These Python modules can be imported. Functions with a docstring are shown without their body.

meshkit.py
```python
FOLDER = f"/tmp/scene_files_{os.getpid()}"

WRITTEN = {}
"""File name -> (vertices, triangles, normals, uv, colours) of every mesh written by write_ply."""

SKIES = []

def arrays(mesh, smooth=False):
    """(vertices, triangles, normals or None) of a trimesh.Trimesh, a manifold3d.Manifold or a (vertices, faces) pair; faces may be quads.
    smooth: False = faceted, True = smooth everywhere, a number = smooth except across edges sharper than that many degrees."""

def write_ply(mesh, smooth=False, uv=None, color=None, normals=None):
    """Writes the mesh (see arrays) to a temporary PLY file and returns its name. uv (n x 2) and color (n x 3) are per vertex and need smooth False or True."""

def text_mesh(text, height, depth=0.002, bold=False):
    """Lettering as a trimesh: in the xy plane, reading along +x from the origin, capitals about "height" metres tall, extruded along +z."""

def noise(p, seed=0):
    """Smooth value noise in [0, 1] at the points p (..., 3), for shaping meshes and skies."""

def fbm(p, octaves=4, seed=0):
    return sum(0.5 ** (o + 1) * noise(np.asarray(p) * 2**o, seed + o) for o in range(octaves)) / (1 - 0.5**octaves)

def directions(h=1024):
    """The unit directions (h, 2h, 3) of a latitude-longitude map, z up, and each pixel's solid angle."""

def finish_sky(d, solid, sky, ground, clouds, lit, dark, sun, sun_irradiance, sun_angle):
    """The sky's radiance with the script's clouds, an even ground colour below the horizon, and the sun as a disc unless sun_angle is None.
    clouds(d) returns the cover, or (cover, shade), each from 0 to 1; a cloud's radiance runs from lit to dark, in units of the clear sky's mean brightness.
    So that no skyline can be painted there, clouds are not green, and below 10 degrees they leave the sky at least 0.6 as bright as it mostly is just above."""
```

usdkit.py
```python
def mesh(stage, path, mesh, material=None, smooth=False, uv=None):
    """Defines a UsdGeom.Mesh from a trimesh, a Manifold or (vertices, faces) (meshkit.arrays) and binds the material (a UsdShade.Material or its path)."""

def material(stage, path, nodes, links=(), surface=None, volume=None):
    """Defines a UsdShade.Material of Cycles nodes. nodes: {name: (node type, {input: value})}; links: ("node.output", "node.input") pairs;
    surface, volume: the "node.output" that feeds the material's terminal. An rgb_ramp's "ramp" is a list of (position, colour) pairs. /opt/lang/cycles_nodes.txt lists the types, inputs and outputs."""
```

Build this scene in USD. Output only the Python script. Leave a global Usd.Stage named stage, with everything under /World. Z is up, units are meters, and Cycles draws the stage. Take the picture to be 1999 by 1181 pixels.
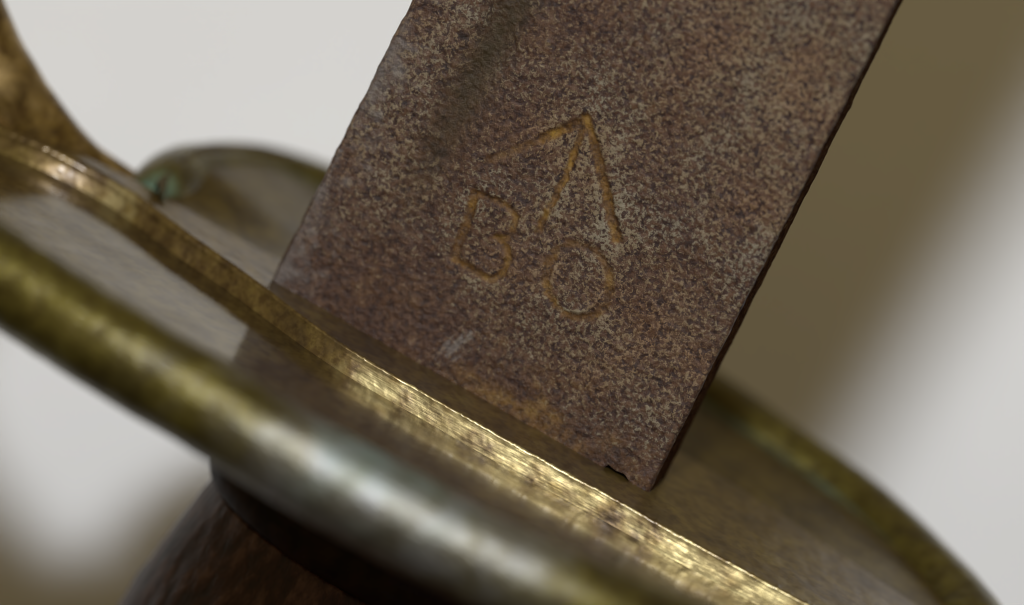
import math
import numpy as np
from scipy.ndimage import gaussian_filter
from scipy.interpolate import PchipInterpolator, CubicSpline
import usdkit
from meshkit import fbm, noise
from pxr import Usd, UsdGeom, UsdLux, UsdShade, Gf, Sdf, Vt

stage = Usd.Stage.CreateInMemory()
UsdGeom.SetStageUpAxis(stage, UsdGeom.Tokens.z)
UsdGeom.SetStageMetersPerUnit(stage, 1.0)
world = UsdGeom.Xform.Define(stage, '/World')
stage.SetDefaultPrim(world.GetPrim())
MM = 0.001

# ------------------------------------------------------------------ camera
cam = UsdGeom.Camera.Define(stage, '/World/camera')
cam.AddTranslateOp().Set(Gf.Vec3d(0, -0.400, 0))
cam.AddRotateXOp().Set(90.0)
cam.CreateFocalLengthAttr(173.6)
cam.CreateHorizontalApertureAttr(36.0)
cam.CreateVerticalApertureAttr(36.0 * 605 / 1024)
cam.CreateFStopAttr(9.4)
cam.CreateFocusDistanceAttr(0.395)
cam.CreateClippingRangeAttr(Gf.Vec2f(0.01, 100.0))
cam.CreateExposureAttr(0.0)

# ------------------------------------------------------------------ light: a flash above the lens, and the warm dim room
def look(n, nodes, links, surface):
    return usdkit.material(stage, '/World/Looks/' + n, nodes, links, surface=surface)

room = look('room_light', {'b': ('background_shader', {'color': (1.0, 0.77, 0.38), 'strength': 0.21})}, [], 'b.background')
dome = UsdLux.DomeLight.Define(stage, '/World/room_light')
UsdShade.MaterialBindingAPI.Apply(dome.GetPrim()).Bind(room)

def rect(name, pos, target, w, h, intensity, color):
    l = UsdLux.RectLight.Define(stage, '/World/' + name)
    l.CreateWidthAttr(w); l.CreateHeightAttr(h); l.CreateIntensityAttr(intensity); l.CreateColorAttr(Gf.Vec3f(*color))
    m = Gf.Matrix4d().SetLookAt(Gf.Vec3d(*pos), Gf.Vec3d(*target), Gf.Vec3d(0, 0, 1)).GetInverse()
    l.AddTransformOp().Set(m)
    return l
rect('flash', (0.038, -0.520, 0.256), (0, 0, 0), 0.060, 0.042, 400.0, (0.96, 0.99, 1.04))

# ------------------------------------------------------------------ helpers
def data(prim, label=None, category=None, group=None, kind=None):
    for k, v in (('label', label), ('category', category), ('group', group), ('kind', kind)):
        if v: prim.SetCustomDataByKey(k, v)
    return prim

def put(path, v, f, mat, zone=None, normals=None, smooth=True, stain=None):
    """One Mesh of vertices in millimetres, smooth normals, an optional colour attribute per vertex."""
    v = np.asarray(v, float) * MM
    f = np.asarray(f, int)
    if f.shape[1] == 4:
        f = np.vstack([f[:, [0, 1, 2]], f[:, [0, 2, 3]]])
    m = usdkit.mesh(stage, path, (v, f), mat, smooth=smooth if normals is None else False)
    if normals is not None:
        m.CreateNormalsAttr(Vt.Vec3fArray.FromNumpy(np.asarray(normals, np.float32))); m.SetNormalsInterpolation('vertex')
    if zone is not None:
        UsdGeom.PrimvarsAPI(m).CreatePrimvar('zone', Sdf.ValueTypeNames.Color3fArray, 'vertex').Set(Vt.Vec3fArray.FromNumpy(np.asarray(zone, np.float32)))
    if stain is not None:
        UsdGeom.PrimvarsAPI(m).CreatePrimvar('stain', Sdf.ValueTypeNames.FloatArray, 'vertex').Set(Vt.FloatArray.FromNumpy(np.asarray(stain, np.float32)))
    return m

def grid_faces(n, m, wrap_n=False, wrap_m=False):
    i, j = np.meshgrid(np.arange(n if wrap_n else n - 1), np.arange(m if wrap_m else m - 1), indexing='ij')
    i2, j2 = (i + 1) % n, (j + 1) % m
    return np.stack([i * m + j, i2 * m + j, i2 * m + j2, i * m + j2], -1).reshape(-1, 4)

def grid_normals(P, wrap_m=False):
    """Vertex normals of a grid of points (n, m, 3)."""
    du = np.gradient(P, axis=0)
    dv = (np.roll(P, -1, 1) - np.roll(P, 1, 1)) if wrap_m else np.gradient(P, axis=1)
    n = np.cross(du, dv)
    return n / np.maximum(np.linalg.norm(n, axis=-1, keepdims=True), 1e-12)

def resample(pts, step):
    pts = np.asarray(pts, float)
    d = np.concatenate([[0], np.cumsum(np.linalg.norm(np.diff(pts, axis=0), axis=1))])
    s = np.linspace(0, d[-1], int(d[-1] / step) + 2)
    return CubicSpline(d, pts)(s), s

def sweep(path, radius, sides=40, closed_ends=True, bump=0.0, seed=0, squash=(1, 1)):
    """A round bar along path (n, 3); radius (n,). Ends are rounded off. Returns points grid."""
    t = np.gradient(path, axis=0); t /= np.linalg.norm(t, axis=1, keepdims=True)
    up = np.array([0, 0, 1.0])
    side = np.cross(t, up); bad = np.linalg.norm(side, axis=1) < 0.15
    side[bad] = [0, 1, 0]
    ref = np.array([0, 1.0, 0]) if bad.any() else None
    if ref is not None:
        side = ref - t * (t @ ref)[:, None]
    side /= np.linalg.norm(side, axis=1, keepdims=True)
    nrm = np.cross(side, t)
    a = np.linspace(0, 2 * np.pi, sides, endpoint=False)
    dirs = np.cos(a)[None, :, None] * side[:, None] * squash[0] + np.sin(a)[None, :, None] * nrm[:, None] * squash[1]
    P = path[:, None] + dirs * radius[:, None, None]
    if bump:
        P = P + dirs * ((fbm(P * 0.45 + seed, 4, seed) - 0.5) * 2 * bump)[..., None]
    return P

# ------------------------------------------------------------------ materials
def brass(name, tarnish, worn, edge_wear=0.0, rough=(0.2, 0.42), coat=0.5, verdigris=0.5, brushed=False, bump=(0.12, 0.4), coat_rough=0.22, bump_dist=0.00012, metal=0.8, coat_bump=False):
    N = {
        'tc': ('texture_coordinate', {}),
        'n1': ('noise_texture', {'scale': 190.0, 'detail': 6.0, 'roughness': 0.65, 'distortion': 0.6}),
        'n2': ('noise_texture', {'scale': 900.0, 'detail': 5.0, 'roughness': 0.7}),
        'n3': ('noise_texture', {'scale': 75.0, 'detail': 4.0, 'roughness': 0.6, 'distortion': 0.4}),
        'zone': ('attribute', {'attribute': 'zone'}),
        'sep': ('separate_color', {}),
        'r1': ('rgb_ramp', {'ramp': [(0.30, tarnish[0]), (0.5, tarnish[1]), (0.72, tarnish[2])]}),
        'spk': ('rgb_ramp', {'ramp': [(0.40, (0.45, 0.36, 0.30)), (0.55, (1, 1, 1)), (0.75, (1.15, 1.1, 1.0))]}),
        'mul': ('mix_color', {'blend_type': 'multiply', 'fac': 0.75, 'use_clamp': False}),
        'wsum': ('math', {'math_type': 'add'}),
        'wth': ('map_range', {'range_type': 'smoothstep', 'from_min': 0.85, 'from_max': 1.25, 'to_min': 0.0, 'to_max': 1.0, 'clamp': True}),
        'mixw': ('mix_color', {'blend_type': 'mix', 'b': worn}),
        'gsum': ('math', {'math_type': 'add'}),
        'gth': ('map_range', {'range_type': 'smoothstep', 'from_min': 1.0, 'from_max': 1.45, 'to_min': 0.0, 'to_max': 1.0, 'clamp': True}),
        'gmul': ('math', {'math_type': 'multiply', 'value2': verdigris}),
        'mixg': ('mix_color', {'blend_type': 'mix', 'b': (0.10, 0.22, 0.18)}),
        'rr': ('map_range', {'from_min': 0.3, 'from_max': 0.7, 'to_min': rough[0], 'to_max': rough[1], 'clamp': True}),
        'met': ('map_range', {'from_min': 0.0, 'from_max': 1.0, 'to_min': metal, 'to_max': 0.15, 'clamp': True}),
        'bs': ('map_range', {'from_min': 0.1, 'from_max': 0.6, 'to_min': bump[0], 'to_max': bump[1], 'clamp': True}),
        'bm': ('bump', {'distance': bump_dist}),
        'p': ('principled_bsdf', {'coat_weight': coat, 'coat_roughness': coat_rough, 'coat_ior': 1.5}),
    }
    L = [('tc.object', 'n1.vector'), ('tc.object', 'n2.vector'), ('tc.object', 'n3.vector'), ('zone.color', 'sep.color'),
         ('n1.fac', 'r1.fac'), ('n2.fac', 'spk.fac'), ('r1.color', 'mul.a'), ('spk.color', 'mul.b'),
         ('sep.r', 'wsum.value1'), ('n1.fac', 'wsum.value2'), ('wsum.value', 'wth.value'), ('wth.result', 'mixw.fac'), ('mul.result', 'mixw.a'),
         ('sep.g', 'gsum.value1'), ('n3.fac', 'gsum.value2'), ('gsum.value', 'gth.value'), ('gth.result', 'gmul.value1'), ('gmul.value', 'mixg.fac'), ('mixw.result', 'mixg.a'),
         ('mixg.result', 'p.base_color'), ('n3.fac', 'rr.value'), ('rr.result', 'p.roughness'), ('gmul.value', 'met.value'), ('met.result', 'p.metallic'),
         ('n2.fac', 'bm.height'), ('sep.r', 'bs.value'), ('bs.result', 'bm.strength'), ('bm.normal', 'p.normal')]
    if coat_bump: L.append(('bm.normal', 'p.coat_normal'))
    if brushed:   # file strokes across the edge
        N['mp'] = ('mapping', {'scale': (260.0, 1800.0, 3600.0)})
        N['n4'] = ('noise_texture', {'scale': 1.0, 'detail': 3.0, 'roughness': 0.6})
        N['add'] = ('math', {'math_type': 'add'})
        L = [l for l in L if l != ('n2.fac', 'bm.height')] + [('tc.object', 'mp.vector'), ('mp.vector', 'n4.vector'), ('n4.fac', 'add.value1'), ('n2.fac', 'add.value2'), ('add.value', 'bm.height')]
        N['bm'][1].update(distance=0.00014)
    return look(name, N, L, 'p.BSDF')

TARN = ((0.065, 0.040, 0.017), (0.145, 0.094, 0.026), (0.22, 0.16, 0.04))
brass_plate = brass('filed_brass', TARN, (0.31, 0.25, 0.11), brushed=True, rough=(0.30, 0.46), coat=0.5, metal=0.7, bump=(0.04, 0.26))
brass_shell = brass('tarnished_brass', ((0.075, 0.052, 0.028), (0.14, 0.100, 0.034), (0.19, 0.145, 0.045)), (0.45, 0.35, 0.12), rough=(0.17, 0.28), coat=0.7, coat_rough=0.12, bump=(0.04, 0.2))
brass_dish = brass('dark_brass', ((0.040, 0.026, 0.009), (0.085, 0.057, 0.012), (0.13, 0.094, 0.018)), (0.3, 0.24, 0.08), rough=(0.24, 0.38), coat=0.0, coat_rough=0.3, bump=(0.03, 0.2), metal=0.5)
brass_rim = brass('handled_brass', ((0.055, 0.043, 0.014), (0.118, 0.096, 0.016), (0.165, 0.138, 0.028)), (0.22, 0.22, 0.21), rough=(0.30, 0.5), coat=0.5, coat_rough=0.2, verdigris=0.9, bump=(0.6, 1.0), bump_dist=0.0002, coat_bump=True)
brass_bar = brass('rubbed_brass', ((0.07, 0.042, 0.018), (0.20, 0.125, 0.028), (0.36, 0.25, 0.085)), (0.50, 0.36, 0.16), rough=(0.34, 0.5), coat=0.3)
leather = look('dark_leather', {'tc': ('texture_coordinate', {}), 'n': ('noise_texture', {'scale': 500.0, 'detail': 5.0}), 'r': ('rgb_ramp', {'ramp': [(0.35, (0.010, 0.005, 0.003)), (0.7, (0.030, 0.013, 0.006))]}), 'bm': ('bump', {'strength': 0.5, 'distance': 0.0002}), 'p': ('principled_bsdf', {'roughness': 0.55, 'specular_ior_level': 0.12})},
    [('tc.object', 'n.vector'), ('n.fac', 'r.fac'), ('r.color', 'p.base_color'), ('n.fac', 'bm.height'), ('bm.normal', 'p.normal')], 'p.BSDF')
rust = look('rusted_steel', {
    'tc': ('texture_coordinate', {}), 'zone': ('attribute', {'attribute': 'zone'}), 'sep': ('separate_color', {}),
    'n1': ('noise_texture', {'scale': 2500.0, 'detail': 5.0, 'roughness': 0.66, 'distortion': 0.3}),
    'n2': ('noise_texture', {'scale': 1700.0, 'detail': 6.0, 'roughness': 0.7, 'distortion': 0.3}),
    'n3': ('noise_texture', {'scale': 520.0, 'detail': 5.0, 'roughness': 0.65}),
    'n4': ('noise_texture', {'scale': 130.0, 'detail': 4.0, 'roughness': 0.6}),
    'v1': ('voronoi_texture', {'feature': 'smooth_f1', 'scale': 1700.0, 'smoothness': 0.35}),
    'base': ('rgb_ramp', {'ramp': [(0.34, (0.017, 0.011, 0.011)), (0.43, (0.036, 0.0185, 0.0145)), (0.52, (0.070, 0.035, 0.022)), (0.60, (0.108, 0.058, 0.032)), (0.70, (0.17, 0.115, 0.076))]}),
    'bn': ('math', {'math_type': 'multiply_add', 'value2': 0.28}), 'bn2': ('math', {'math_type': 'multiply', 'value2': 0.72}),
    # pale crust: thin broken filaments where the noise crosses its middle, in patches
    'fa': ('math', {'math_type': 'subtract', 'value2': 0.5}), 'fb': ('math', {'math_type': 'absolute'}),
    'fc': ('map_range', {'from_min': 0.0, 'from_max': 0.06, 'to_min': 1.0, 'to_max': 0.0, 'clamp': True}),
    'g1': ('math', {'math_type': 'multiply_add', 'value2': 0.16}), 'g2': ('math', {'math_type': 'add'}), 'g3': ('math', {'math_type': 'multiply_add', 'value2': 0.14}),
    'pth': ('map_range', {'range_type': 'smoothstep', 'from_min': 0.80, 'from_max': 0.87, 'to_min': 0.0, 'to_max': 0.88, 'clamp': True}),
    'pcol': ('rgb_ramp', {'ramp': [(0.36, (0.21, 0.128, 0.068)), (0.5, (0.215, 0.160, 0.092)), (0.62, (0.225, 0.195, 0.135))]}),
    'mixp': ('mix_color', {}),
    'ocol': ('rgb_ramp', {'ramp': [(0.38, (0.10, 0.052, 0.016)), (0.5, (0.19, 0.098, 0.019)), (0.64, (0.30, 0.175, 0.03))]}),
    'mixo': ('mix_color', {}), 'st': ('attribute', {'attribute': 'stain'}), 'stm': ('mix_color', {'b': (0.038, 0.025, 0.010)}), 'omul': ('math', {'math_type': 'multiply'}), 'oth': ('map_range', {'from_min': 0.36, 'from_max': 0.50, 'to_min': 0.30, 'to_max': 1.0, 'clamp': True}),
    'mixg': ('mix_color', {'b': (0.15, 0.13, 0.118)}), 'gth': ('map_range', {'range_type': 'smoothstep', 'from_min': 0.95, 'from_max': 1.40, 'to_min': 0.0, 'to_max': 0.75, 'clamp': True}), 'gs': ('math', {'math_type': 'add'}),
    'h1': ('math', {'math_type': 'multiply_add', 'value2': -0.35}), 'h2': ('math', {'math_type': 'multiply_add', 'value2': 0.8}),
    'bm': ('bump', {'strength': 0.95, 'distance': 0.0002}),
    'rr': ('map_range', {'from_min': 0.35, 'from_max': 0.65, 'to_min': 0.24, 'to_max': 0.5, 'clamp': True}),
    'sl': ('map_range', {'from_min': 0.0, 'from_max': 0.3, 'to_min': 0.0, 'to_max': 0.33, 'clamp': True}),
    'p': ('principled_bsdf', {'metallic': 0.0}),
}, [('tc.object', n + '.vector') for n in ('n1', 'n2', 'n3', 'n4', 'v1')] + [('zone.color', 'sep.color'),
    ('n2.fac', 'bn2.value1'), ('n3.fac', 'bn.value1'), ('bn2.value', 'bn.value3'), ('bn.value', 'base.fac'),
    ('n2.fac', 'fa.value1'), ('fa.value', 'fb.value1'), ('fb.value', 'fc.value'),
    ('fc.result', 'g1.value1'), ('n1.fac', 'g1.value3'), ('g1.value', 'g2.value1'), ('sep.r', 'g2.value2'), ('n3.fac', 'g3.value1'), ('g2.value', 'g3.value3'), ('g3.value', 'pth.value'),
    ('pth.result', 'mixp.fac'), ('base.color', 'mixp.a'), ('n4.fac', 'pcol.fac'), ('pcol.color', 'mixp.b'),
    ('sep.g', 'gs.value1'), ('n3.fac', 'gs.value2'), ('gs.value', 'gth.value'), ('gth.result', 'mixg.fac'), ('mixp.result', 'mixg.a'),
    ('n2.fac', 'oth.value'), ('sep.b', 'omul.value1'), ('oth.result', 'omul.value2'), ('omul.value', 'mixo.fac'), ('mixg.result', 'mixo.a'), ('n3.fac', 'ocol.fac'), ('ocol.color', 'mixo.b'), ('mixo.result', 'stm.a'), ('st.fac', 'stm.fac'), ('stm.result', 'p.base_color'),
    ('v1.distance', 'h1.value1'), ('n1.fac', 'h1.value3'), ('n2.fac', 'h2.value1'), ('h1.value', 'h2.value3'), ('h2.value', 'bm.height'), ('bm.normal', 'p.normal'),
    ('sep.g', 'sl.value'), ('sl.result', 'p.specular_ior_level'), ('n1.fac', 'rr.value'), ('rr.result', 'p.roughness')], 'p.BSDF')

grip_mat = look('dark_grip', {
    'tc': ('texture_coordinate', {}), 'mp': ('mapping', {'scale': (1.0, 1.0, 0.4)}),
    'n': ('noise_texture', {'scale': 700.0, 'detail': 5.0, 'roughness': 0.65}), 'r': ('rgb_ramp', {'ramp': [(0.35, (0.018, 0.007, 0.005)), (0.52, (0.058, 0.020, 0.011)), (0.68, (0.15, 0.075, 0.05))]}),
    'bm': ('bump', {'strength': 0.8, 'distance': 0.0004}), 'p': ('principled_bsdf', {'roughness': 0.45, 'specular_ior_level': 0.3})},
    [('tc.object', 'mp.vector'), ('mp.vector', 'n.vector'), ('n.fac', 'r.fac'), ('r.color', 'p.base_color'), ('n.fac', 'bm.height'), ('bm.normal', 'p.normal')], 'p.BSDF')
paper = look('white_paper', {
    'tc': ('texture_coordinate', {}), 'n': ('noise_texture', {'scale': 60.0, 'detail': 4.0}), 'r': ('rgb_ramp', {'ramp': [(0.3, (0.77, 0.77, 0.765)), (0.7, (0.80, 0.80, 0.795))]}),
    'p': ('principled_bsdf', {'roughness': 0.9, 'specular_ior_level': 0.2})}, [('tc.object', 'n.vector'), ('n.fac', 'r.fac'), ('r.color', 'p.base_color')], 'p.BSDF')

wood = look('dark_wood', {'tc': ('texture_coordinate', {}), 'mp': ('mapping', {'scale': (3.0, 40.0, 40.0)}), 'n': ('noise_texture', {'scale': 1.0, 'detail': 6.0, 'distortion': 0.5}), 'r': ('rgb_ramp', {'ramp': [(0.35, (0.020, 0.011, 0.006)), (0.65, (0.05, 0.028, 0.014))]}), 'p': ('principled_bsdf', {'roughness': 0.45})},
    [('tc.object', 'mp.vector'), ('mp.vector', 'n.vector'), ('n.fac', 'r.fac'), ('r.color', 'p.base_color')], 'p.BSDF')

# ------------------------------------------------------------------ backdrop: a sheet of white paper standing behind, bending towards the bottom
def backdrop():
    xs = np.linspace(-700, 700, 57)
    zs = np.concatenate([np.linspace(-118.4, -80, 5), np.linspace(-70, 104, 45)])
    X, Z = np.meshgrid(xs, zs, indexing='ij')
    Y = 97 + 0.45 * 12 * np.logaddexp(0, Z / 12.0) + 1.2 * np.sin(X / 90.0) + 0.8 * np.sin(Z / 70 + X / 160)
    front = np.stack([X, Y, Z], -1)
    back = front + [0, 0.6, 0]
    n, m = X.shape
    f = grid_faces(n, m)
    ring = np.concatenate([np.arange(m), np.arange(1, n) * m + m - 1, (n - 1) * m + np.arange(m - 2, -1, -1), np.arange(n - 2, 0, -1) * m])
    r2 = np.roll(ring, -1)
    side = np.stack([ring, r2, r2 + n * m, ring + n * m], 1)
    P = put('/World/backdrop', np.vstack([front.reshape(-1, 3), back.reshape(-1, 3)]), np.vstack([f, f[:, ::-1] + n * m, side[:, ::-1]]), paper, smooth=40)
    data(P.GetPrim(), 'plain white paper backdrop behind the sword, in the blade\'s soft brown shadow', 'backdrop', kind='structure')
backdrop()

def tabletop():
    xs, ys = np.linspace(-620, 620, 40), np.linspace(-330, 320, 24)
    X, Y = np.meshgrid(xs, ys, indexing='ij')
    n, m = X.shape
    top = np.stack([X, Y, np.full(X.shape, -119.0)], -1).reshape(-1, 3)
    ring = np.concatenate([np.arange(m), np.arange(1, n) * m + m - 1, (n - 1) * m + np.arange(m - 2, -1, -1), np.arange(n - 2, 0, -1) * m])
    r2 = np.roll(ring, -1)
    f = grid_faces(n, m)
    P = put('/World/tabletop', np.vstack([top, top - [0, 0, 25]]), np.vstack([f, f[:, ::-1] + n * m, np.stack([ring, r2, r2 + n * m, ring + n * m], 1)[:, ::-1]]), wood, smooth=40)
    data(P.GetPrim(), 'dark wooden tabletop under the sword', 'tabletop', kind='structure')
tabletop()

# ------------------------------------------------------------------ the sword: U across the blade, V away from its front face, H along it (mm); origin at the foot of the blade
T, E, Pp = np.radians([27.0, 15.8, 8.3])
ax = np.array([math.sin(T) * math.cos(E), -math.sin(E), math.cos(T) * math.cos(E)])
w0 = np.array([math.cos(T), 0, -math.sin(T)]); v0 = np.array([math.sin(T) * math.sin(E), math.cos(E), math.cos(T) * math.sin(E)])
ww, vv = math.cos(Pp) * w0 - math.sin(Pp) * v0, math.cos(Pp) * v0 + math.sin(Pp) * w0
S = UsdGeom.Xform.Define(stage, '/World/sword')
org = np.array([-4.34, 0.0, -6.70]) * MM
S.AddTransformOp().Set(Gf.Matrix4d(*ww, 0, *vv, 0, *ax, 0, *org, 1))
data(S.GetPrim(), 'old brass hilted sword with brown rusted steel blade stamped with an arrow, B and O', 'sword')

# ---- blade
BLT = 6.5
STROKES = {
    'stamped_arrow': [([(-0.57, 24.2), (-0.19, 22.0), (0.11, 18.7), (0.04, 16.5), (0.05, 14.6)], 0.30, 1.0),
                      ([(-0.65, 24.6), (0.45, 23.6), (1.18, 22.8), (2.29, 21.5), (3.8, 19.8), (4.95, 18.3), (6.05, 17.2)], 0.42, 1.0),
                      ([(-0.94, 24.0), (-1.95, 22.7), (-2.96, 21.4)], 0.42, 1.0), ([(-2.96, 21.4), (-4.4, 19.6), (-6.2, 17.5)], 0.34, 0.35)],
    'stamped_letter': [([(-5.89, 14.8), (-5.53, 12.9), (-5.24, 10.9), (-4.98, 9.2)], 0.40, 0.85),
                       ([(-5.89, 14.8), (-4.27, 15.05), (-3.0, 15.1), (-2.0, 14.7), (-1.75, 13.4), (-1.95, 12.7), (-2.67, 12.4)], 0.30, 0.8),
                       ([(-2.67, 12.4), (-1.59, 12.05), (-1.0, 11.2), (-1.0, 9.7), (-1.6, 9.05), (-3.37, 9.05), (-5.0, 9.1)], 0.33, 0.85)],
    'stamped_letter_001': [([(6.7, 14.35), (7.3, 13.4), (7.6, 12.2), (7.5, 11.3), (7.0, 10.4), (6.3, 9.85), (5.3, 9.6), (4.2, 9.8), (3.2, 10.4), (2.4, 11.3), (2.0, 12.6), (2.2, 13.9), (2.8, 14.8), (3.8, 15.35), (5.0, 15.35), (6.0, 14.95), (6.7, 14.35)], 0.38, 0.55)],
}
def seg_dist(U, H, pts):
    d = np.full(U.shape, 1e9)
    for (a, b), (c, e) in zip(pts[:-1], pts[1:]):
        t = np.clip(((U - a) * (c - a) + (H - b) * (e - b)) / ((c - a) ** 2 + (e - b) ** 2 + 1e-9), 0, 1)
        d = np.minimum(d, np.hypot(U - a - t * (c - a), H - b - t * (e - b)))
    return d
def sstep(x, a, b):
    t = np.clip((x - a) / (b - a), 0, 1); return t * t * (3 - 2 * t)

def blade():
    step = 0.085
    # cross-section: left side back -> left edge -> front -> right chamfer -> right side -> back
    hw = 17.75
    arc = lambda cx, cy, r, a0, a1, n: [(cx + r * math.cos(a), cy + r * math.sin(a)) for a in np.radians(np.linspace(a0, a1, n))]
    sec = [(-hw + 0.4, BLT), (-hw, BLT - 0.5)] + [(-hw, y) for y in np.linspace(BLT - 1, 0.7, 10)] + arc(-hw + 0.5, 0.5, 0.5, 180, 270, 7)
    sec += [(x, 0.0) for x in np.arange(-hw + 0.5 + step, hw - 0.4 - step * 0.5, step)]
    sec += arc(hw - 0.4, 0.4, 0.4, 270, 360, 6) + [(hw, y) for y in np.arange(0.5, BLT - 0.4, 0.1)] + [(hw - 0.3, BLT), (0, BLT)]
    sec = np.array(sec)
    hs = np.concatenate([[-1.0], np.arange(-0.4, 52, step), [53, 56, 62, 75, 100, 150, 240, 340]])
    U = np.repeat(sec[None, :, 0], len(hs), 0); V = np.repeat(sec[None, :, 1], len(hs), 0); H = np.repeat(hs[:, None], len(sec), 1)
    U = U * (1 - np.where(U > 0, 0.0009, 0.0004) * np.clip(H, 0, 60)); V = V * (1 - 0.0055 * np.clip(H, 0, 60))
    # ragged foot and the chip near the right corner
    nu = noise(np.stack([U[0] * 1.1, V[0] * 0, V[0] * 0], -1), 5)
    low = -0.9 + 0 * nu
    gap = sstep(U[0], 13.2, 13.9) * (1 - sstep(U[0], 15.2, 17.2)) * (V[0] < 2.5)
    low = np.where(gap > 0, low + gap * (1.15 + 0.45 * nu), low)
    H = np.where(H < low[None], low[None] + (H - low[None]) * 0.02, H)
    # side notch in the right edge close to the foot
    P3 = np.stack([U, V, H], -1)
    sn = np.stack([np.gradient(sec[:, 1]), -np.gradient(sec[:, 0])], 1); sn /= np.linalg.norm(sn, axis=1, keepdims=True)   # outward
    front = (V < 0.02)
    fine = (hs < 52)[:, None]
    big = fbm(P3 * 0.35, 3, 3) - 0.5
    mid = fbm(P3 * 1.3, 3, 9) - 0.5
    lum = np.maximum(0, noise(P3 * 1.15, 21) - 0.62) * 1.0 + np.maximum(0, noise(P3 * 2.2, 22) - 0.66) * 0.5   # blisters
    d = 0.16 * big + 0.07 * mid + 0.20 * lum
    d *= fine
    # shallow fuller end left of the middle, fading towards the foot
    fade = sstep(H, 5, 25)
    cx = -10.6 + 0.03 * np.clip(H - 10, 0, 60)
    d -= front * fade * 0.45 * np.exp(-((U - cx - 0.2) / 1.7) ** 2)
    d -= front * fade * 0.2 * (1 - sstep(U, -17, -11.5))
    # edges worn
    edge = np.minimum(hw - U, U + hw)
    d += -np.where(U > 0, 0.12, 0.26) * np.maximum(0, noise(P3 * np.array([0.9, 0.9, 0.6]), 31) - 0.45) * np.exp(-(edge / 0.5) ** 2) * fine
    marks = {}
    ochre = np.zeros_like(U); halo = np.zeros_like(U)
    wob = (fbm(P3 * 1.9, 3, 40) - 0.5)
    for name, strokes in STROKES.items():
        mk = np.zeros_like(U)
        for pts, hwid, amt in strokes:
            pts = [(u * 1.0, h) for u, h in pts]
            dist = seg_dist(U + wob * 0.35, H + np.roll(wob, 40, 1) * 0.35, pts)
            g = np.exp(-(dist / (hwid * 0.95)) ** 4)
            mk = np.maximum(mk, g * amt * np.clip(0.62 + 0.9 * noise(P3 * 0.85 + 7, 45 + len(marks)), 0, 1))
            halo = np.maximum(halo, amt * np.exp(-((dist - hwid * 1.9) / 0.75) ** 2))
        marks[name] = mk * front
        ochre = np.maximum(ochre, mk * front)
    d += -0.23 * gaussian_filter(ochre, 1.0) + 0.04 * halo * front
    oin = np.exp(-((np.hypot((U - 4.85) / 2.15, (H - 12.45) / 2.45) - 1.0) / 0.05) ** 2) * front * np.clip(2.2 * fbm(P3 * 0.9, 3, 88) - 0.55, 0, 1)
    d += 0.05 * oin
    # apex burr and scratches above the foot
    scr = np.zeros_like(U)
    for pts in ([(-2.3, 0.6), (-1.5, 4.2)], [(-2.0, 1.4), (-1.0, 4.5)], [(-1.9, 0.9), (-0.2, 3.6)], [(-2.6, 1.0), (-1.9, 4.9)], [(-2.2, 2.2), (-0.7, 4.2)],
                [(-2.7, 1.9), (-2.2, 3.6)], [(-1.4, 1.2), (-0.6, 2.9)], [(-0.35, 7.0), (0.25, 4.4)], [(-3.0, 0.7), (-2.4, 2.4)]):
        scr = np.maximum(scr, np.exp(-(seg_dist(U + 0.25 * wob, H, pts) / 0.085) ** 2) * (0.35 + 0.9 * noise(P3 * 2.3, 44)))
    d -= 0.05 * scr * front
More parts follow.
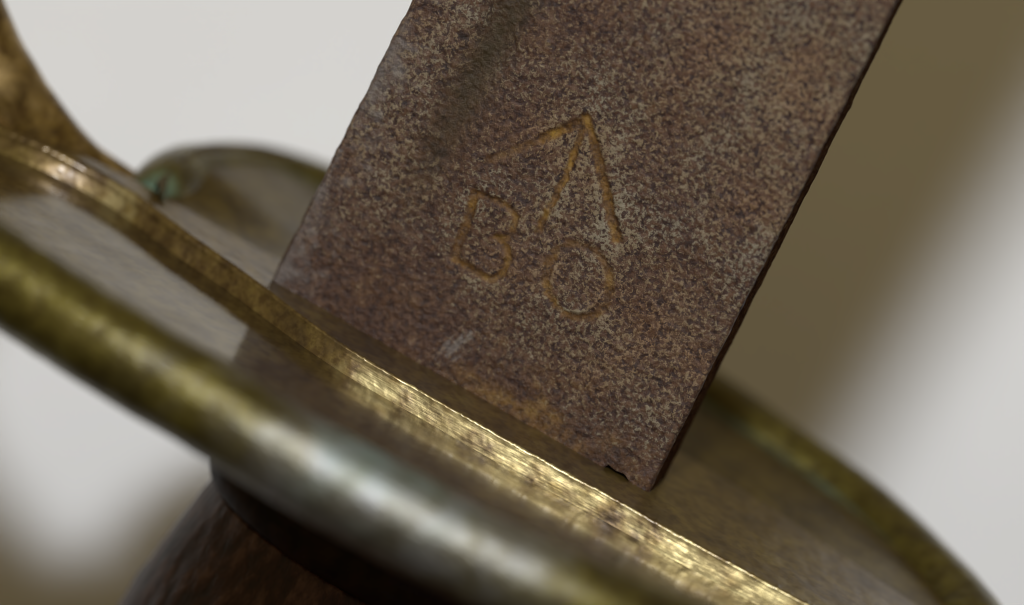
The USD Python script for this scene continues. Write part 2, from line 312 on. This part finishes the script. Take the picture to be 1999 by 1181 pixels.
    P = np.stack([U + sn[None, :, 0] * d, V + sn[None, :, 1] * d, H], -1)
    N = grid_normals(P)
    if N[100, len(sec) // 2, 1] > 0: N = -N
    # colour zones: r = pale crust, g = grey bloom, b = ochre rust in the marks
    rub = np.exp(-((U + 1.6 - 0.45 * (H - 2.6)) / 1.0) ** 2 - ((H - 2.6) / 1.9) ** 2) * front
    r = 0.085 + 0.055 * sstep(U, -9, 8) + 0.02 * sstep(H, 8, 30) - 0.07 * (1 - sstep(H, 1.0, 8)) + 0.10 * (fbm(P3 * 0.16, 3, 51) - 0.5) + 0.06 * halo + 0.035 * sstep(H, 6, 14) * (1 - sstep(U, -13, -11)) + 0.10 * rub * fbm(P3 * 1.2, 2, 52) + 0.22 * oin + 0.12 * scr - 0.16 * ochre
    r -= 0.10 * (V > 0.3)
    left = 1 - sstep(U, -16.5, -11.0)
    g = 0.26 + 0.30 * left * (0.4 + 1.3 * fbm(P3 * 0.35, 3, 62)) + 0.30 * rub + 0.45 * lum + 0.22 * np.exp(-(edge / 0.7) ** 2) * front + 0.35 * scr + 0.2 * (fbm(P3 * 0.22, 3, 61) - 0.5) - 0.8 * (V > 0.3)
    b = 0.95 * ochre * (0.55 + 0.9 * (fbm(P3 * 0.6, 2, 77) - 0.25)) + 0.12 * np.maximum(0, fbm(P3 * 0.25, 3, 71) - 0.5)
    b += 0.42 * front * sstep(fbm(P3 * np.array([0.3, 0.3, 0.3]), 3, 72), 0.42, 0.62) * np.exp(-((U - 5) / 9.0) ** 2) * np.exp(-((H - 1.5) / 3.2) ** 2)
    stain = np.clip(front * fade * np.exp(-((U - cx - 0.1) / 1.7) ** 2) * (0.5 + 0.9 * fbm(P3 * 1.4, 4, 73)) * 0.9, 0, 1)
    zone = np.clip(np.stack([r, g, b], -1), 0, 1)
    n, m = U.shape
    f = grid_faces(n, m, wrap_m=True)
    v, nn, zz = P.reshape(-1, 3), N.reshape(-1, 3), zone.reshape(-1, 3)
    c0, c1, c2 = v[f[0, 0]], v[f[0, 1]], v[f[0, 2]]
    k = (n // 2) * m + m // 2
    fk = f[(n // 3) * m + m // 2]
    fn = np.cross(v[fk[1]] - v[fk[0]], v[fk[2]] - v[fk[0]])
    if fn @ nn[fk[0]] < 0: f = f[:, ::-1]
    owner = np.zeros(len(f), int)
    for i, name in enumerate(STROKES):
        owner[(marks[name].reshape(-1)[f] > 0.16).all(1)] = i + 1
    def sub(path, sel):
        ff = f[sel]; used, inv = np.unique(ff, return_inverse=True)
        return put(path, v[used], inv.reshape(ff.shape), rust, zz[used], nn[used], stain=stain.reshape(-1)[used])
    cap = [(n - 1) * m, 0]
    sub('/World/sword/blade', owner == 0)
    labels = ('broad arrow stamped into the rusted blade', 'letter B stamped into the rusted blade', 'letter O stamped into the rusted blade')
    for i, name in enumerate(STROKES):
        p = sub('/World/sword/blade/' + name, owner == i + 1)
        data(p.GetPrim(), labels[i])
blade()

# ---- guard: a thick flat plate with a filed edge under the blade
NEAR = np.array([(-58, -6.0), (-50, -3.4), (-43.6, -0.35), (-39.4, 1.8), (-35, 2.35), (-30.7, 1.5), (-26, -0.4), (-21.5, -1.6), (-16, -3.5), (-11.5, -5.2), (-7.3, -6.1), (-2, -6.3), (4.5, -6.4), (11, -6.2), (16, -5.95), (20.5, -5.9), (26.5, -5.6), (33, -5.2), (42, -3.8), (52, -1.5), (60, 1.5)])
FAR = np.array([(-58, 5), (-50, 6.0), (-43, 5.4), (-36, 5.4), (-31, 6.6), (-24, 5.9), (-20, 6.2), (-12, 9.5), (0, 12.5), (14, 14.8), (22, 14.2), (33, 11.5), (44, 9.0), (52, 7.2), (60, 5.0)])

def guard():
    us = np.arange(-46.5, 58, 0.14)
    vn = gaussian_filter(PchipInterpolator(*NEAR.T)(us), 7, mode='nearest'); vf = gaussian_filter(PchipInterpolator(*FAR.T)(us), 12, mode='nearest')
    rim = 0.30 + 0.45 * (1 - sstep(us, -30, -8)) + 0.12 * (noise(np.stack([us * 0.5, us * 0, us * 0], -1), 3) - 0.5)
    prof = []
    depth = 2.15 - 0.0 * us
    slope = 0.40
    fr = np.linspace(0, 1, 12)
    zone_r = []
    for k in fr[::-1]:                                  # the filed facet from its foot up
        prof.append(np.stack([us, vn - slope * depth * k - rim * 0.0, -rim - (depth + 0.45 - rim) * k], -1)); zone_r.append(0.55)
    for a in np.radians(np.linspace(20, 90, 6)):        # rounded arris
        prof.append(np.stack([us, vn + rim * (1 - math.cos(a)) * 0.9, -rim + rim * math.sin(a)], -1)); zone_r.append(0.55 - 0.35 * (a > 1.2))
    for k in np.linspace(0.03, 0.97, 46):
        prof.append(np.stack([us, vn + rim + (vf - vn - 2 * rim) * k, us * 0], -1)); zone_r.append(0.0)
    for a in np.radians(np.linspace(90, 0, 5)):
        prof.append(np.stack([us, vf - rim * (1 - math.cos(a)), -rim + rim * math.sin(a)], -1)); zone_r.append(0.2)
    prof.append(np.stack([us, vf + 0.2, -depth - 0.9], -1)); zone_r.append(0)
    prof.append(np.stack([us, vn + 0.3, -depth - 0.6], -1)); zone_r.append(0)
    P = np.stack(prof, 1)
    nz = fbm(P * 0.8, 3, 13) - 0.5
    facet = np.arange(P.shape[1])[None, :] < 18
    P[..., 1] += np.where(facet, 0.10 * nz + 0.035 * (noise(P * np.array([3.1, 0.1, 3.0]), 14) - 0.5), 0)
    P[..., 2] += np.where(~facet, 0.05 * nz, 0)
    lip = ((np.arange(P.shape[1]) >= 12) & (np.arange(P.shape[1]) < 18))[None, :]
    P[..., 2] += np.where(lip, 0.14 * np.maximum(0, noise(P * np.array([4.5, 0.1, 0.1]), 15) - 0.5), 0)
    r = np.array(zone_r)[None, :] + 0 * nz
    r = np.where(facet, r - 0.16 * (1 - sstep(us, -14, -4))[:, None] + 0.14 * np.exp(-((us + 34) / 3.5) ** 2)[:, None] + 0.55 * nz - 0.45 * (1 - sstep(us, -39, -36))[:, None] - 0.25 * (sstep(us, -31, -28) * (1 - sstep(us, -14, -6)))[:, None], r)
    zone = np.clip(np.stack([r, 0.15 + 0 * r, 0 * r], -1), 0, 1)
    f = grid_faces(P.shape[0], P.shape[1], wrap_m=True)
    put('/World/sword/guard', P.reshape(-1, 3), f[:, ::-1], brass_plate, zone.reshape(-1, 3))
guard()

# ---- shells: thin flat plates either side, each with a heavy rounded rim
FAR_RIM = [(-31.0, 5.2), (-31.1, 8), (-31.2, 11), (-31.2, 15), (-30.2, 20), (-27.6, 27), (-21.5, 32), (-12, 34), (0, 34.5), (14, 34), (23, 31), (31, 28), (37, 23.5), (43, 17.5), (46.3, 13), (49.5, 8), (51, 4)]
NEAR_RIM = [(-49, 2.5), (-52.5, -3), (-52, -12), (-46, -21), (-39, -27), (-32, -29.8), (-25.7, -30.9), (-20, -31.8), (-15, -32.1), (-10.8, -32.4), (-5, -33.0), (0, -33.2), (6, -32.9), (12, -32.0), (18.4, -30.5), (27, -27), (36, -20), (44, -13), (49, -6), (51, -1)]

def shell(side, rimpts, shell_name, rim_name, radius, cz, seed, level):
    path, s = resample(rimpts, 0.35)
    n = len(path)
    # the plate, from the spine to the rim
    js = np.linspace(0, 1, 60)
    spine = np.stack([np.clip(path[:, 0], -48 if side < 0 else -29, 50), np.full(n, 3.0)], 1)
    P = spine[:, None] * (1 - js[None, :, None]) + path[:, None] * js[None, :, None]
    dist = np.linalg.norm(path[:, None] - P, axis=-1)
    top = level + 0.7 * np.exp(-(dist / 2.6) ** 2)
    if side > 0: top += 0.7 * np.clip(js[None, :] - 0.2, 0, 1) ** 1.6 * np.ones_like(top)
    if side > 0: top += 1.5 * np.exp(-((np.minimum(P[..., 0], 0) + 30.5) / 8.0) ** 2) * sstep(P[..., 1], 5.5, 15)
    top += 0.06 * (fbm(np.stack([P[..., 0] * 0.18, P[..., 1] * 0.18, 0 * dist], -1), 3, seed) - 0.5)
    G = np.concatenate([P, top[..., None]], -1)
    B = G - [0, 0, 1.3]
    ring = np.concatenate([G, B[:, ::-1]], 1)
    gz = 0.22 + 0.5 * np.exp(-((dist - 3.6) / 1.6) ** 2)
    zone = np.stack([0.05 + 0 * dist, gz, 0 * dist], -1)
    zone = np.concatenate([zone, zone[:, ::-1]], 1)
    f = grid_faces(n, ring.shape[1], wrap_m=True)
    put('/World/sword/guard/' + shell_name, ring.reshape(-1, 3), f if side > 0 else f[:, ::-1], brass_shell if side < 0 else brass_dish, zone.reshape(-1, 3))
    # the rim
    root = np.exp(-np.minimum(s, s[-1] - s) / 2.2)[:, None]
    path3 = np.concatenate([path, cz - 3.0 * root], 1)
    R = sweep(path3, radius * (1 - 0.45 * root[:, 0]), 56, bump=0.07, seed=seed)
    pit = 0.07 * (noise(R * 0.75, seed) - 0.5) + 0.05 * (noise(R * 1.5, seed + 1) - 0.5)
    R = R + (R - path3[:, None]) / radius * pit[..., None]
    zr = 0.12 + 0.5 * np.exp(-((R[..., 0] - 4) / 17) ** 2) * (side < 0)
    gg = 0.10 + 0.52 * np.exp(-((R[..., 0] - 2) / 15) ** 2) * (side < 0) + 0.62 * np.exp(-((R[..., 0] + 31) / 3.5) ** 2 - ((R[..., 1] - 6) / 4.5) ** 2) * (side > 0)
    inner = sstep((R[..., 1] - path[:, None, 1]) / radius, 0.1, 0.7) * (R[..., 2] > cz)
    gg = gg + (0.80 * inner * np.exp(-((R[..., 0] - 1) / 13) ** 2) if side < 0 else 0)
    f = grid_faces(n, 56, wrap_m=True)
    k = np.arange(56)
    f = np.vstack([f[:, [0, 1, 2]], f[:, [0, 2, 3]], np.stack([np.full(56, n * 56), k, (k + 1) % 56], 1), np.stack([np.full(56, n * 56 + 1), (n - 1) * 56 + (k + 1) % 56, (n - 1) * 56 + k], 1)])
    put('/World/sword/guard/' + rim_name, np.vstack([R.reshape(-1, 3), path3[:1], path3[-1:]]), f, brass_rim, np.vstack([np.stack([zr, gg, 0 * gg], -1).reshape(-1, 3), [[0.1, 0.5, 0]] * 2]))
shell(-1, NEAR_RIM, 'shell', 'rim', 3.6, -1.1, 5, -1.85)
shell(1, FAR_RIM, 'shell_001', 'rim_001', 3.2, -1.0, 17, -0.12)

# ---- quillon sweeping up at the left, knuckle bow going down at the right
def bar(name, pts, rad, sides=40, bump=0.12, seed=0, squash=(1, 1)):
    pts = np.array(pts, float)
    path, s = resample(pts, 0.4)
    key = np.concatenate([[0], np.cumsum(np.linalg.norm(np.diff(pts, axis=0), axis=1))])
    r = PchipInterpolator(key, rad)(np.clip(s * key[-1] / s[-1], 0, key[-1]))
    P = sweep(path, r, sides, bump=bump, seed=seed, squash=squash)
    z = np.stack([0.22 + 0.45 * fbm(P * 0.3, 3, seed), 0.1 + 0 * P[..., 0], 0 * P[..., 0]], -1)
    v = np.vstack([P.reshape(-1, 3), path[:1], path[-1:]]); zz = np.vstack([z.reshape(-1, 3), [[0, 0, 0]] * 2])
    n, m = P.shape[:2]; i = np.arange(m); j = (i + 1) % m
    f = grid_faces(n, m, wrap_m=True); f = np.vstack([f[:, [0, 1, 2]], f[:, [0, 2, 3]], np.stack([np.full(m, n * m), i, j], 1), np.stack([np.full(m, n * m + 1), (n - 1) * m + j, (n - 1) * m + i], 1)])
    return put('/World/sword/guard/' + name, v, f, brass_bar, zz)
bar('quillon', [(-27, 9.6, -4.2), (-32, 9.2, -2.6), (-36.2, 8.0, -2.3), (-39.4, 6.5, -1.6), (-42.9, 5.3, -0.4), (-46.9, 4.2, 1.5), (-51.2, 3.6, 4.6), (-55, 3.3, 9.0), (-57.5, 3, 15), (-58.5, 3, 21), (-57, 3, 26), (-56.5, 3, 27)],
    [1.4, 1.9, 2.3, 2.8, 3.4, 4.0, 4.2, 4.2, 4.0, 4.6, 3.4, 0.3], seed=4)
bar('knuckle_bow', [(52, 3, -1.5), (57, 3, -3), (61, 3, -9), (62, 3, -20), (61, 3, -45), (54, 3, -75), (40, 3, -95), (20, 3, -106), (8, 3, -108)], [3.4, 3.6, 3.6, 3.4, 3.4, 3.2, 3.0, 2.8, 2.6], sides=28, seed=8)

# ---- grip below the guard
def lathe(path, prof, mat, ratio, bump, seed, freq=0.6, c=(0.0, 3.0)):
    prof = np.array(prof, float)
    d = np.concatenate([[0], np.cumsum(np.linalg.norm(np.diff(prof, axis=0), axis=1))])
    s = np.arange(0, d[-1], 0.3)
    q = PchipInterpolator(d, prof)(s)
    a = np.linspace(0, 2 * np.pi, 220, endpoint=False)
    P = np.stack([c[0] + q[:, :1] * np.cos(a), c[1] + q[:, :1] * ratio * np.sin(a), np.repeat(q[:, 1:], len(a), 1)], -1)
    nz = (fbm(P * np.array([freq, freq, freq * 0.35]), 4, seed) - 0.5) * bump
    P[..., 0] += nz * np.cos(a); P[..., 1] += nz * np.sin(a)
    z = np.full(P.shape, 0.1)
    return put(path, P.reshape(-1, 3), grid_faces(len(s), len(a), wrap_m=True)[:, ::-1], mat, z.reshape(-1, 3))
lathe('/World/sword/ferrule', [(6, -3.2), (15.2, -3.3), (15.6, -4), (15.7, -12), (15.8, -14.6), (16.1, -15.8), (15.8, -16.9), (15.1, -17.4), (12, -17.5)], leather, 0.72, 0.2, 2)
lathe('/World/sword/grip', [(12, -17.3), (14.9, -17.4), (15.3, -18.8), (16.6, -25), (17.5, -31), (17.9, -36), (17.4, -50), (16.2, -70), (15.0, -90), (13, -96), (6, -97)], grip_mat, 0.74, 0.45, 6)
lathe('/World/sword/pommel', [(5, -96), (13.5, -96.5), (14.2, -98), (16, -103), (16.5, -109), (14.5, -115), (9, -119), (5, -121), (0.2, -121.5)], brass_bar, 0.8, 0.2, 3)
